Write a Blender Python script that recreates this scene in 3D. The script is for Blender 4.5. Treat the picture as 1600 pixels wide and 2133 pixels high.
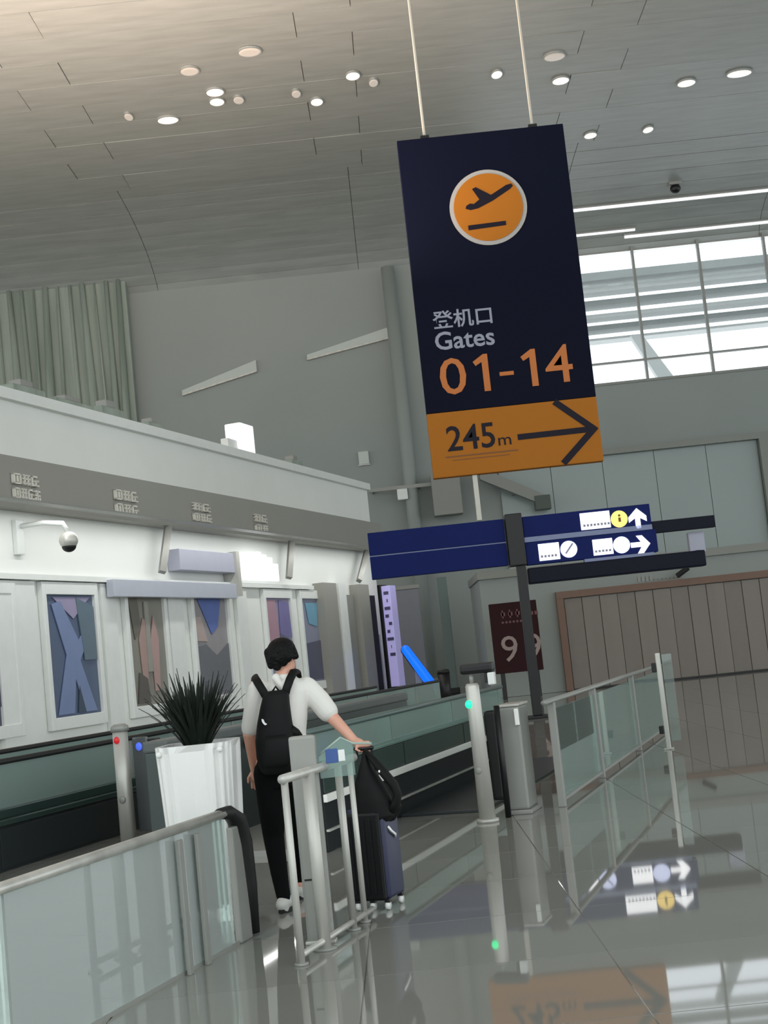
import bpy, bmesh, math, random
from mathutils import Vector, Matrix, Euler
random.seed(7)
C = bpy.context.scene
for o in list(bpy.data.objects): bpy.data.objects.remove(o)

# ------------------------------------------------------------------ camera
ROLL = math.radians(6.0); FPX = 2900.0; EYE = 1.56; PITCH = math.atan(296/FPX)
cam_d = bpy.data.cameras.new('camera'); cam = bpy.data.objects.new('camera', cam_d)
C.collection.objects.link(cam); C.camera = cam
cam.location = (0, 0, EYE)
cam_d.sensor_fit = 'HORIZONTAL'; cam_d.sensor_width = 36.0
cam_d.lens = 36.0*FPX/1600.0; cam_d.clip_start = .05; cam_d.clip_end = 500
cam.rotation_mode = 'QUATERNION'
cam.rotation_quaternion = (Matrix.Rotation(math.pi/2+PITCH, 4, 'X') @ Matrix.Rotation(-ROLL, 4, 'Z')).to_quaternion()
# ------------------------------------------------------------------ world
w = bpy.data.worlds.new('overcast_sky'); C.world = w; w.use_nodes = True
bg = w.node_tree.nodes['Background']; bg.inputs[0].default_value = (0.93, 0.985, 1.0, 1); bg.inputs[1].default_value = 1.95
C.view_settings.view_transform = 'Standard'; C.view_settings.look = 'None'
C.view_settings.exposure = 0.0; C.view_settings.gamma = 1.0; C.view_settings.use_curve_mapping = False

def area(name, loc, rot, sx, sy, power, col=(1,1,1), spread=math.pi):
    d = bpy.data.lights.new(name, 'AREA'); d.shape = 'RECTANGLE'; d.size = sx; d.size_y = sy
    d.energy = power; d.color = col; d.spread = spread
    o = bpy.data.objects.new(name, d); C.collection.objects.link(o); o.location = loc; o.rotation_euler = rot
    return o
# ------------------------------------------------------------------ frames
def ray(px, py):
    dx = px-800; dy = py-1066.5
    u = dx*math.cos(ROLL)-dy*math.sin(ROLL); v = -(dx*math.sin(ROLL)+dy*math.cos(ROLL))
    return (u, FPX*math.cos(PITCH)-v*math.sin(PITCH), FPX*math.sin(PITCH)+v*math.cos(PITCH))
def at(px, py, Y):
    x, y, z = ray(px, py); t = Y/y; return Vector((x*t, Y, EYE+z*t))
A = math.radians(17.41); CA, SA = math.cos(A), math.sin(A)   # direction of the shop wall and the walkways
def W(l, s, z=0.0): return Vector((l*CA+s*SA, -l*SA+s*CA, z))
def at_lat(px, py, l):          # -> (along, z) on the vertical plane at lateral offset l
    x, y, z = ray(px, py); t = l/(x*CA-y*SA); X, Y = x*t, y*t
    return X*SA+Y*CA, EYE+z*t
LS = at_lat

# added fill lights: warm one under the near ceiling, one along the shop fascia
area('warm_ceiling_fill', (-8, 27, 9.0), (math.pi, 0, 0), 16, 6, 5600, (1.0, .74, .60))  # unseen light added to warm and brighten the ceiling
area('shop_front_fill', W(-12.6, 30, 4.70), (0, 0, -A), .12, 22, 170, (1, 1, .97))  # added to brighten the shop wall below the fascia

# ------------------------------------------------------------------ materials
MATS = {}
def mat(name, col, rough=.5, metal=0.0, spec=.5, emit=0, ecol=None, alpha=1, trans=0, ior=1.45, noise=0, nscale=4, stretch=(1,1,1), col2=None, bump=0, bscale=20, coat=0):
    if name in MATS: return MATS[name]
    m = bpy.data.materials.new(name); m.use_nodes = True; nt = m.node_tree; b = nt.nodes['Principled BSDF']
    c = tuple(col)+(1,)
    b.inputs['Base Color'].default_value = c; b.inputs['Roughness'].default_value = rough
    b.inputs['Metallic'].default_value = metal; b.inputs['Specular IOR Level'].default_value = spec
    b.inputs['IOR'].default_value = ior; b.inputs['Transmission Weight'].default_value = trans
    b.inputs['Alpha'].default_value = alpha; b.inputs['Coat Weight'].default_value = coat
    if emit:
        b.inputs['Emission Color'].default_value = tuple(ecol or col)+(1,); b.inputs['Emission Strength'].default_value = emit
    tc = nt.nodes.new('ShaderNodeTexCoord'); mp = nt.nodes.new('ShaderNodeMapping'); mp.inputs['Scale'].default_value = stretch
    nt.links.new(tc.outputs['Object'], mp.inputs[0])
    n = nt.nodes.new('ShaderNodeTexNoise'); n.inputs['Scale'].default_value = nscale; n.inputs['Detail'].default_value = 4
    nt.links.new(mp.outputs[0], n.inputs['Vector'])
    r = nt.nodes.new('ShaderNodeMix'); r.data_type = 'RGBA'
    c2 = col2 or tuple(x*(1-.12) for x in col)
    r.inputs[6].default_value = c; r.inputs[7].default_value = tuple(c2)+(1,)
    mr = nt.nodes.new('ShaderNodeMapRange'); mr.inputs[1].default_value = .35; mr.inputs[2].default_value = .65; mr.inputs[4].default_value = noise if noise else .3
    nt.links.new(n.outputs[0], mr.inputs[0]); nt.links.new(mr.outputs[0], r.inputs[0]); nt.links.new(r.outputs[2], b.inputs['Base Color'])
    if bump:
        n2 = nt.nodes.new('ShaderNodeTexNoise'); n2.inputs['Scale'].default_value = bscale; nt.links.new(mp.outputs[0], n2.inputs['Vector'])
        bp = nt.nodes.new('ShaderNodeBump'); bp.inputs['Strength'].default_value = bump; bp.inputs['Distance'].default_value = .02
        nt.links.new(n2.outputs[0], bp.inputs['Height']); nt.links.new(bp.outputs[0], b.inputs['Normal'])
    MATS[name] = m; return m
def S(r, g, b):      # sRGB 0..255 -> linear
    f = lambda c: (c/255/12.92) if c/255 <= .04045 else ((c/255+.055)/1.055)**2.4
    return (f(r), f(g), f(b))
def glass(name, tint, mix=.75, rough=.03):     # thin tinted pane: transparent + glossy
    m = bpy.data.materials.new(name); m.use_nodes = True; nt = m.node_tree
    for n in list(nt.nodes): nt.nodes.remove(n)
    out = nt.nodes.new('ShaderNodeOutputMaterial'); tr = nt.nodes.new('ShaderNodeBsdfTransparent'); tr.inputs[0].default_value = tint+(1,)
    gl = nt.nodes.new('ShaderNodeBsdfGlossy'); gl.inputs[0].default_value = (.9, .97, .95, 1); gl.inputs['Roughness'].default_value = rough
    df = nt.nodes.new('ShaderNodeBsdfDiffuse'); df.inputs[0].default_value = tint+(1,)
    fr = nt.nodes.new('ShaderNodeFresnel'); fr.inputs[0].default_value = 1.5
    m1 = nt.nodes.new('ShaderNodeMixShader'); m1.inputs[0].default_value = 1-mix
    nt.links.new(tr.outputs[0], m1.inputs[1]); nt.links.new(df.outputs[0], m1.inputs[2])
    m2 = nt.nodes.new('ShaderNodeMixShader'); nt.links.new(fr.outputs[0], m2.inputs[0])
    nt.links.new(m1.outputs[0], m2.inputs[1]); nt.links.new(gl.outputs[0], m2.inputs[2]); nt.links.new(m2.outputs[0], out.inputs[0])
    MATS[name] = m; return m

M_floor = mat('polished_grey_stone', S(142,143,137), .03, spec=.5, ior=1.7, noise=.5, nscale=.5, col2=S(130,131,125))
M_ceil = mat('ceiling_metal_panel', S(154,160,157), .4, metal=.05, noise=.5, nscale=1.2, stretch=(.5,3,1), col2=S(132,138,134), bump=.15, bscale=3)
M_wall = mat('painted_grey_wall', S(144,151,147), .5, noise=.4, nscale=.3, col2=S(136,143,139))
M_walldk = mat('painted_mid_grey', S(140,142,136), .55, noise=.4, nscale=.4)
M_streaked = mat('green_grey_reflection_streaks', S(122,134,124), .35, noise=.8, nscale=1.0, stretch=(2.5,2.5,.15), col2=S(160,170,160))  # pale vertical streaks stand for reflections on the far left wall
M_white = mat('white_shop_wall', S(232,234,230), .45, noise=.3, nscale=.6)
M_whitefr = mat('white_lacquer', S(226,229,226), .35)
M_beige = mat('grey_beige_fascia', S(150,149,142), .5, noise=.3, nscale=.5)
M_letter = mat('pale_letter', S(225,222,212), .4)
M_navy = mat('navy_sign_face', S(7,12,33), .6, spec=.12, noise=.2)
M_orange = mat('orange_sign_face', S(172,106,30), .6, spec=.2, noise=.15)
M_darkpr = mat('dark_print', S(24,20,34), .5, spec=.2)
M_orlet = mat('orange_letter', S(196,118,66), .6, spec=.2)
M_whlet = mat('white_letter', S(150,153,168), .6)
M_discw = mat('pale_ring', S(165,165,162), .6)
M_cable = mat('steel_cable', S(190,188,178), .4, metal=.2)
M_blue = mat('blue_sign_face', S(6,26,90), .6, spec=.2, noise=.3, nscale=1.5)
M_bluedk = mat('dark_blue_box', S(9,13,32), .5, spec=.2)
M_bluegr = mat('grey_blue_strip', S(120,130,165), .35)
M_lit = mat('backlit_white', (1,1,1), .4, emit=1.15, ecol=(.97,.98,1))
M_lity = mat('backlit_yellow', S(250,215,110), .4, emit=.9, ecol=S(252,216,120))
M_litb = mat('backlit_pale_blue', S(215,222,255), .4, emit=.9, ecol=S(216,222,255))
M_black = mat('black_powder_coat', S(16,17,19), .45)
M_rubber = mat('black_rubber', S(24,25,26), .55)
M_steel = mat('brushed_steel', S(200,199,192), .38, metal=.3, noise=.5, nscale=6, stretch=(1,1,.1), col2=S(150,150,144))
M_steeld = mat('grey_satin_metal', S(146,147,142), .42, metal=.15, noise=.4)
M_maroon = mat('maroon_sign_face', S(46,18,22), .6, spec=.2, noise=.3)
M_brown = mat('brown_frame', S(128,106,94), .6, spec=.2)
M_shut = mat('greige_shutter', S(138,132,126), .6, spec=.2, noise=.4, nscale=1, stretch=(3,3,.2))
M_shut2 = mat('greige_shutter_dark', S(133,127,121), .6, spec=.2)
M_skirt = mat('dark_walkway_skirt', S(42,48,50), .35)
M_greend = mat('dark_green_glass_band', S(48,66,62), .2)
M_skirt2 = mat('black_walkway_skirt', S(30,34,37), .45, spec=.25)
M_stripe = mat('aluminium_strip', S(245,245,240), .35)
M_pot = mat('white_glazed_pot', S(228,229,226), .3, noise=.2)
M_leaf = mat('dark_green_leaf', S(24,34,26), .5, noise=.6, nscale=12, col2=S(12,18,14))
M_soil = mat('dark_soil', S(28,24,20), .9, bump=.6, bscale=40)
M_skin = mat('skin', S(214,164,142), .5, noise=.3, nscale=9, col2=S(200,140,122))
M_hair = mat('black_hair', S(9,9,10), .6, spec=.2, bump=.5, bscale=60)
M_shirt = mat('white_cotton', S(222,220,214), .85, spec=.2, noise=.3, nscale=5, bump=.15, bscale=12)
M_black_cl = mat('black_cloth', S(11,12,13), .85, spec=.15, bump=.2, bscale=15)
M_bag = mat('black_nylon', S(13,14,15), .65, spec=.25)
M_caseb = mat('black_suitcase_shell', S(13,15,17), .45, spec=.3)
M_casen = mat('navy_suitcase_side', S(48,52,78), .5)
M_green = mat('green_signal_light', S(40,240,150), .3, emit=1.6, ecol=S(30,240,150))
M_red = mat('red_signal_light', S(170,30,40), .3, emit=.5, ecol=S(200,30,40))
M_bled = mat('blue_signal_light', S(80,110,230), .3, emit=.6, ecol=S(80,110,240))
M_neon = mat('blue_neon', S(10,30,200), .3, emit=1.6, ecol=(.004,.12,1.0))
M_lilac = mat('lit_lilac_face', S(176,170,220), .4, emit=.35, ecol=S(176,170,225))
M_soft = mat('lit_white_panel', (1,1,1), .4, emit=.75, ecol=(.95,.97,1))
M_lamp = mat('downlight_lens', (1,.97,.92), .3, emit=.62, ecol=(1,.95,.88))
M_lampd = mat('dim_downlight_lens', S(180,172,160), .3, emit=.25, ecol=(1,.95,.88))
M_reflstrip = mat('window_reflection_strip', (1,1,1), .3, emit=.6, ecol=(.97,.98,1))  # emission stands for the window mirrored in the ceiling
M_dim = mat('dim_cove_strip', S(150,158,150), .4, emit=.12, ecol=(.9,.95,.92))
G_teal = glass('teal_glass', (.50,.66,.61), .55)
G_near = glass('near_clear_glass', (.88,.96,.93), .62)
G_win = glass('clear_window_glass', (.97,.98,1.0), .97)
G_far = glass('frosted_grey_glass', S(150,162,158), .35, .15)

# ------------------------------------------------------------------ mesh helpers
class MB:
    def __init__(s): s.v = []; s.f = []; s.sm = False
    def add(s, vs, fs):
        n = len(s.v); s.v += [tuple(v) for v in vs]; s.f += [tuple(i+n for i in f) for f in fs]; return s
    def box(s, x0, x1, y0, y1, z0, z1):
        vs = [(x0,y0,z0),(x1,y0,z0),(x1,y1,z0),(x0,y1,z0),(x0,y0,z1),(x1,y0,z1),(x1,y1,z1),(x0,y1,z1)]
        return s.add(vs, [(3,2,1,0),(4,5,6,7),(0,1,5,4),(1,2,6,5),(2,3,7,6),(3,0,4,7)])
    def bbox(s, x0, x1, y0, y1, z0, z1, b=.01):      # box with chamfered vertical and horizontal edges
        bm = bmesh.new(); bmesh.ops.create_cube(bm, size=1)
        for v in bm.verts: v.co = Vector(((x0+x1)/2+v.co.x*(x1-x0), (y0+y1)/2+v.co.y*(y1-y0), (z0+z1)/2+v.co.z*(z1-z0)))
        bmesh.ops.bevel(bm, geom=list(bm.edges), offset=b, segments=2, profile=.6, affect='EDGES')
        bm.verts.ensure_lookup_table(); vs = [v.co[:] for v in bm.verts]; fs = [tuple(v.index for v in f.verts) for f in bm.faces]; bm.free()
        return s.add(vs, fs)
    def tube(s, pts, r, n=10, flat=None):
        pts = [Vector(p) for p in pts]; rs = r if isinstance(r, (list, tuple)) else [r]*len(pts)
        rings = []; up = None
        for i, p in enumerate(pts):
            d = (pts[min(i+1, len(pts)-1)]-pts[max(i-1, 0)]).normalized()
            if up is None:
                up = Vector((0,0,1)) if abs(d.z) < .9 else Vector((0,1,0))
            a = d.cross(up).normalized(); b = a.cross(d).normalized(); up = b
            fy = flat if flat else 1
            rings.append([p+a*math.cos(2*math.pi*k/n)*rs[i]+b*math.sin(2*math.pi*k/n)*rs[i]*fy for k in range(n)])
        vs = [v for rg in rings for v in rg]; fs = []
        for i in range(len(rings)-1):
            for k in range(n):
                fs.append((i*n+k, i*n+(k+1)%n, (i+1)*n+(k+1)%n, (i+1)*n+k))
        fs.append(tuple(range(n))[::-1]); fs.append(tuple((len(rings)-1)*n+k for k in range(n)))
        return s.add(vs, fs)
    def limb(s, pts, rs, n=14):      # tapered chain with rounded ends
        P = [Vector(p) for p in pts]; d0 = (P[0]-P[1]).normalized(); d1 = (P[-1]-P[-2]).normalized()
        a = [P[0]+d0*rs[0]*q for q in (.98,.8,.45)]; ar = [rs[0]*q for q in (.2,.6,.89)]
        b = [P[-1]+d1*rs[-1]*q for q in (.45,.8,.98)]; br = [rs[-1]*q for q in (.89,.6,.2)]
        return s.tube(a+P+b, ar+list(rs)+br, n)
    def loft(s, rings, n=24, yaw=0.0, e=2.0):      # rings: (centre, rx, ry) horizontal superellipses
        vs = []; 
        for c, rx, ry in rings:
            for k in range(n):
                t = 2*math.pi*k/n; ct, st = math.cos(t), math.sin(t)
                x = rx*math.copysign(abs(ct)**(2/e), ct); y = ry*math.copysign(abs(st)**(2/e), st)
                vs.append((c[0]+x*math.cos(yaw)-y*math.sin(yaw), c[1]+x*math.sin(yaw)+y*math.cos(yaw), c[2]))
        fs = []
        for i in range(len(rings)-1):
            for k in range(n): fs.append((i*n+k, i*n+(k+1)%n, (i+1)*n+(k+1)%n, (i+1)*n+k))
        fs.append(tuple(range(n))[::-1]); fs.append(tuple((len(rings)-1)*n+k for k in range(n)))
        return s.add(vs, fs)
    def ball(s, c, rx, ry, rz, n=16, m=10):
        rings = []
        for i in range(m+1):
            t = -math.pi/2+math.pi*i/m; q = max(math.cos(t), .03)
            rings.append(((c[0], c[1], c[2]+rz*math.sin(t)), rx*q, ry*q))
        return s.loft(rings, n)
    def prism(s, poly, y0, y1):      # polygon in the xz plane, extruded along y
        n = len(poly); vs = [(x, y0, z) for x, z in poly]+[(x, y1, z) for x, z in poly]
        return s.add(vs, [tuple(range(n)), tuple(range(2*n-1, n-1, -1))]+[(i, i+n, (i+1) % n+n, (i+1) % n) for i in range(n)])
    def disc(s, cx, cz, r, y0, y1, n=40): return s.prism([(cx+r*math.cos(2*math.pi*k/n), cz+r*math.sin(2*math.pi*k/n)) for k in range(n)], y0, y1)
    def build(s, name, m, parent=None, smooth=False, loc=None, rz=None):
        me = bpy.data.meshes.new(name); me.from_pydata(s.v, [], s.f); me.materials.append(m)
        bm = bmesh.new(); bm.from_mesh(me); bmesh.ops.recalc_face_normals(bm, faces=list(bm.faces)); bm.to_mesh(me); bm.free()
        if smooth: 
            for p in me.polygons: p.use_smooth = True
        o = bpy.data.objects.new(name, me); C.collection.objects.link(o)
        if parent: o.parent = parent
        if loc is not None: o.location = loc
        if rz is not None: o.rotation_euler.z = rz
        return o
def thing(name, label, cat, loc=(0,0,0), rz=0.0, group=None):
    o = bpy.data.objects.new(name, None); C.collection.objects.link(o); o.empty_display_size = .1
    o.location = loc; o.rotation_euler = (0,0,rz); o['label'] = label; o['category'] = cat
    if group: o['group'] = group
    return o
def tag(o, label, cat, group=None):
    o['label'] = label; o['category'] = cat
    if group: o['group'] = group
    return o
def struct(o): o['kind'] = 'structure'; return o
def remesh(o, vox, sm=6):
    r = o.modifiers.new('r', 'REMESH'); r.mode = 'VOXEL'; r.voxel_size = vox; r.use_smooth_shade = True
    s = o.modifiers.new('s', 'SMOOTH'); s.iterations = sm; s.factor = .5
    return o
def text(name, body, m, parent, x0, x1, z0, z1, y, depth=.02, rz=0.0, pos=None, bold=0.0):
    """flat lettering in the xz plane of the parent, fitted into the box x0..x1, z0..z1, front at y"""
    cu = bpy.data.curves.new('t', 'FONT'); cu.body = body; cu.extrude = .5; cu.offset = bold; cu.resolution_u = 3
    to = bpy.data.objects.new('t', cu); C.collection.objects.link(to)
    bpy.context.view_layer.update()
    me = bpy.data.meshes.new_from_object(to.evaluated_get(bpy.context.evaluated_depsgraph_get()))
    bpy.data.objects.remove(to)
    xs = [v.co.x for v in me.vertices]; ys = [v.co.y for v in me.vertices]
    if not xs: print('EMPTY TEXT', body); return None
    ax, bx, ay, by = min(xs), max(xs), min(ys), max(ys)
    for v in me.vertices:
        v.co = Vector((x0+(v.co.x-ax)/(bx-ax)*(x1-x0), y+(.5-v.co.z)*depth-depth*.5, z0+(v.co.y-ay)/(by-ay)*(z1-z0)))
    me.materials.clear(); me.materials.append(m)
    o = bpy.data.objects.new(name, me); C.collection.objects.link(o)
    if parent: o.parent = parent
    return o

# ================================================================== STRUCTURE
# floor: a slab with single stone tiles (1.2 m) proud of it
floor = struct(MB().box(-45, 45, -3, 75, -.30, -.006).build('floor', M_floor))
tm = MB().box(-.596, .596, -.596, .596, -.006, 0).build('tile', M_floor, floor)
cells = []
for i in range(-16, 17):
    for j in range(3, 36):
        x, y = i*1.2+.27, j*1.2+.45
        if y < 3: continue
        hw = (y+1)*800/FPX*1.12+1.0
        if abs(x) > hw: continue
        cells.append((y, x))
cells.sort(); cells = cells[:300]
for k, (y, x) in enumerate(cells):
    t = tm if k == 0 else tm.copy()
    if k: C.collection.objects.link(t); t.parent = floor
    t.location = (x, y, 0); t.rotation_euler = (random.uniform(-.0006, .0006), random.uniform(-.0006, .0006), 0)

# ceiling: slab with long metal panels hung under it, curving down to the clerestory
CZ = 18.3
ceil = struct(MB().box(-45, 45, -3, 47, CZ+.12, CZ+.5).build('ceiling', M_walldk))
pm = MB().box(-3.99, 3.99, -.732, .732, 0, .1).build('ceiling_panel', M_ceil, ceil)
k = 0
for j in range(20):
    for i in range(-4, 4):
        t = pm if k == 0 else pm.copy()
        if k: C.collection.objects.link(t); t.parent = ceil
        t.location = (i*8+3+(j % 2)*1.5, 17.6+j*1.48, CZ+random.uniform(0, .012)); t.rotation_euler = (random.uniform(-.012, .012), random.uniform(-.003, .003), 0); k += 1
prof = [(46.2+8*math.sin(t/10*math.pi/2), 16.4+1.95*math.cos(t/10*math.pi/2)) for t in range(11)]
for q in range(10):
    (y0, z0), (y1, z1) = prof[q], prof[q+1]
    for i in range(-4, 4):
        x0 = i*8+.01; x1 = x0+7.98
        vs = [(x0,y0,z0),(x1,y0,z0),(x1,y1-.03,z1+.01),(x0,y1-.03,z1+.01)]
        MB().add(vs+[(a, b+.03, c+.1) for a, b, c in vs], [(0,1,2,3),(7,6,5,4),(0,4,5,1),(1,5,6,2),(2,6,7,3),(3,7,4,0)]).build('curved_panel', M_ceil, ceil)
bk_ = MB()
for q in range(10):
    (y0, z0), (y1, z1) = prof[q], prof[q+1]
    vs = [(-45,y0,z0+.12),(45,y0,z0+.12),(45,y1,z1+.12),(-45,y1,z1+.12)]
    bk_.add(vs+[(a, b+.1, c+.25) for a, b, c in vs], [(0,1,2,3),(7,6,5,4),(0,4,5,1),(1,5,6,2),(2,6,7,3),(3,7,4,0)])
bk_.build('ceiling_backing', M_walldk, ceil)
# far wall with clerestory opening X 1.7..34, z 11.2..16.4
FY = 54.0
wf = MB(); wf.box(5.3, 40, FY, FY+.4, 0, 11.2).box(-45, 5.3, FY, FY+.4, 0, 19).box(34, 40, FY, FY+.4, 11.2, 19)
struct(wf.build('wall_far', M_wall))
# window
win = struct(bpy.data.objects.new('window_1', None)); C.collection.objects.link(win)
XS = [5.3, 8.25, 10.87, 13.48, 16.1, 18.8, 21.6, 24.5, 29, 34]
for a, b in zip(XS[:-1], XS[1:]):
    MB().box(a, b, FY+.1, FY+.12, 12.0, 16.4).build('pane', G_win, win); MB().box(a, b, FY+.1, FY+.12, 11.2, 12.0).build('pane', G_win, win)
for a in XS: MB().box(a-.045, a+.045, FY-.02, FY+.2, 11.2, 16.6).build('mullion', M_steeld, win)
MB().box(5.3, 34, FY-.01, FY+.18, 11.97, 12.04).build('transom', M_steeld, win); MB().box(5.3, 34, FY-.06, FY+.3, 11.12, 11.22).build('sill', M_walldk, win)
# outside canopy seen through the top of the clerestory
cn = thing('outdoor_canopy', 'pale louvred canopy outside behind the upper clerestory glass', 'canopy', (0, 57, 0))
for q, (z, h, y) in enumerate([(16.3,.34,0),(15.85,.2,.5),(15.4,.24,1),(14.95,.16,1.5),(14.55,.22,2),(14.15,.1,2.5)]):
    MB().box(-4, 42, y, y+.9, z-h/2, z+h/2).build('louvre', M_whitefr if q % 2 else M_ceil, cn)
MB().prism([(13.1,10.6),(13.9,10.6),(11.9,14.1),(11.4,14.1)], 2.2, 2.6).build('strut', M_whitefr, cn)
MB().box(-4, 42, 2.7, 3.2, 16.4, 16.9).build('beam', M_ceil, cn)

# glowing strips imitate window reflections on the glossy curved ceiling
def strip(py, x0, x1, th, label, m=M_reflstrip):
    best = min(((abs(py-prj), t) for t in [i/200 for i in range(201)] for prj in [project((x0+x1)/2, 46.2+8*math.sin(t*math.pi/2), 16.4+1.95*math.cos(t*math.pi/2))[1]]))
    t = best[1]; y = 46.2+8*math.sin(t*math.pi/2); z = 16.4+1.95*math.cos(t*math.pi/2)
    o = thing('ceiling_reflection_strip', label, 'light', ((x0+x1)/2, y, z-.03), 0, 'window reflection streaks along the curved ceiling')
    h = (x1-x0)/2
    MB().bbox(-h, h, -.05, .05, -th, .0, .01).build('glow_face', m, o); MB().box(-h-.03, h+.03, -.12, .12, 0, .05).build('housing', M_steeld, o)  # glowing bar and its backing are added, no lamp
def project(X, Y, Z):
    z = Z-EYE; f = Y*math.cos(PITCH)+z*math.sin(PITCH); v = -Y*math.sin(PITCH)+z*math.cos(PITCH); u = X
    u, v = u*FPX/f, v*FPX/f
    return 800+u*math.cos(ROLL)-v*math.sin(ROLL), 1066.5-u*math.sin(ROLL)-v*math.cos(ROLL)
strip(398, 8.0, 22, .10, 'topmost long white window reflection streak on the curved ceiling right of the gate sign')
strip(459, 10.6, 22, .10, 'second white window reflection streak from the top on the curved ceiling at the right')
strip(484, 7.6, 11.0, .08, 'short third window reflection streak on the curved ceiling close to the gate sign')
strip(498, 8.2, 22, .08, 'lowest window reflection streak of the curved ceiling just above the clerestory window')

p = at(1407, 393, 51)
t = thing('ceiling_camera', 'tiny dark camera on the topmost ceiling reflection streak', 'camera', (p.x, 51, p.z))
MB().ball((0,0,0), .2, .2, .18).build('dome', M_black, t, True); MB().bbox(-.25, .25, -.2, .2, .12, .6, .02).build('mount', M_steeld, t)

# left wall (shop front) along the walkways
LW = -13.5
def lw(name, m, s0, s1, z0, z1, out0=0.0, out1=.05, parent=None, bev=0):
    o = MB()
    (o.bbox if bev else o.box)(out0, out1, s0, s1, z0, z1) if not bev else o.bbox(out0, out1, s0, s1, z0, z1, bev)
    r = o.build(name, m, parent)
    if parent is None: r.location = W(LW, 0); r.rotation_euler.z = -A
    return r
SE = 41.5
wl = struct(lw('wall_left', M_white, 6, SE, 0, 6.9, -.6, 0))
struct(lw('trim_1', M_beige, 6, SE-.02, 4.75, 5.64, .005, .35))
struct(lw('trim_2', M_whitefr, 6, SE, 6.75, 6.95, -.6, .12))
struct(lw('baseboard_left', M_steeld, 6, SE, 0, .25, .005, .04))
for px, q in ((30, 1.25), (225, .55), (365, .7), (505, .6)):   # pilasters between the light boxes
    s, z = LS(px, 1350, LW); lw('pilaster', M_whitefr, s-q/2, s+q/2, .26, 3.5, .005, .10, wl)
lw('cornice', M_whitefr, 6, 35.5, 3.52, 3.62, .005, .16, wl)
for (a, b, m) in ((664,692,M_beige),(697,712,M_whitefr),(740,761,M_beige)):
    s0 = LS(a, 1350, LW)[0]; s1 = LS(b, 1350, LW)[0]; lw('pilaster', m, s0, s1, .26, 3.7, .005, .3, wl)
for (a, b, m) in ((714,738,M_steeld),(765,784,M_darkpr)):
    s0 = LS(a, 1350, LW)[0]; s1 = LS(b, 1350, LW)[0]; lw('door_leaf', m, s0, s1, .02, 3.4, .005, .12, wl)

def onwall(name, label, cat, px, py, group=None, out=0.0):
    s, z = LS(px, py, LW); t = thing(name, label, cat, W(LW+out, s, z), -A, group); return t, s, z
# shop name signs: rows of pale block letters too blurred to read
STROKES = [[(0,0,1,.14),(0,.86,1,1),(0,0,.16,1),(.84,0,1,1),(.4,.2,.6,.8)], [(0,.8,1,.95),(.42,0,.58,1),(0,.4,1,.54),(0,0,.2,.3),(.8,0,1,.3)],
           [(0,0,.18,1),(0,.84,.8,1),(.7,.4,1,.6),(.3,.42,1,.55),(.5,0,.66,.5),(.2,0,1,.14)], [(0,.5,1,.64),(.2,0,.36,1),(.66,0,.82,1),(0,.1,1,.22),(0,.86,1,.98)]]
sg = [((22,982),(82,1045),3,4,'largest pale lettered shop sign on the fascia above the surveillance camera'),
      ((235,1016),(288,1076),3,3,'pale lettered shop sign on the fascia between the first two light boxes'),
      ((398,1044),(440,1090),2,3,'pale lettered shop sign on the fascia above the sloped brackets'),
      ((527,1068),(558,1112),2,2,'smallest pale lettered shop sign furthest along the fascia')]
for (a, b, n1, n2, lab) in sg:
    s0, z1 = LS(a[0], a[1], LW+.36); s1, z0 = LS(b[0], b[1], LW+.36)
    t = thing('shop_sign', lab, 'sign', W(LW+.36, s0, z0), -A, 'lettered shop signs on the fascia')
    Ws = s1-s0; H = z1-z0; k = 0
    for row, n in ((1, n1), (0, n2)):
        for i in range(n):
            m = MB(); cw = Ws/n*.82; ch = H*.40
            for (x0, y0, x1, y1) in STROKES[(k*3+n1+row) % 4]:
                yy = i*Ws/n+cw*x0; m.box(0, .06, yy, i*Ws/n+cw*x1, row*H*.54+ch*y0, row*H*.54+ch*y1)
            m.build('letter', M_letter, t); k += 1

s_l = lw('fill_housing', M_steeld, 19, 41, 4.715, 4.745, .78, 1.02); tag(s_l, 'long thin white housing added for the fill light under the beige fascia', 'light')  # added body around the shop wall fill light
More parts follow.
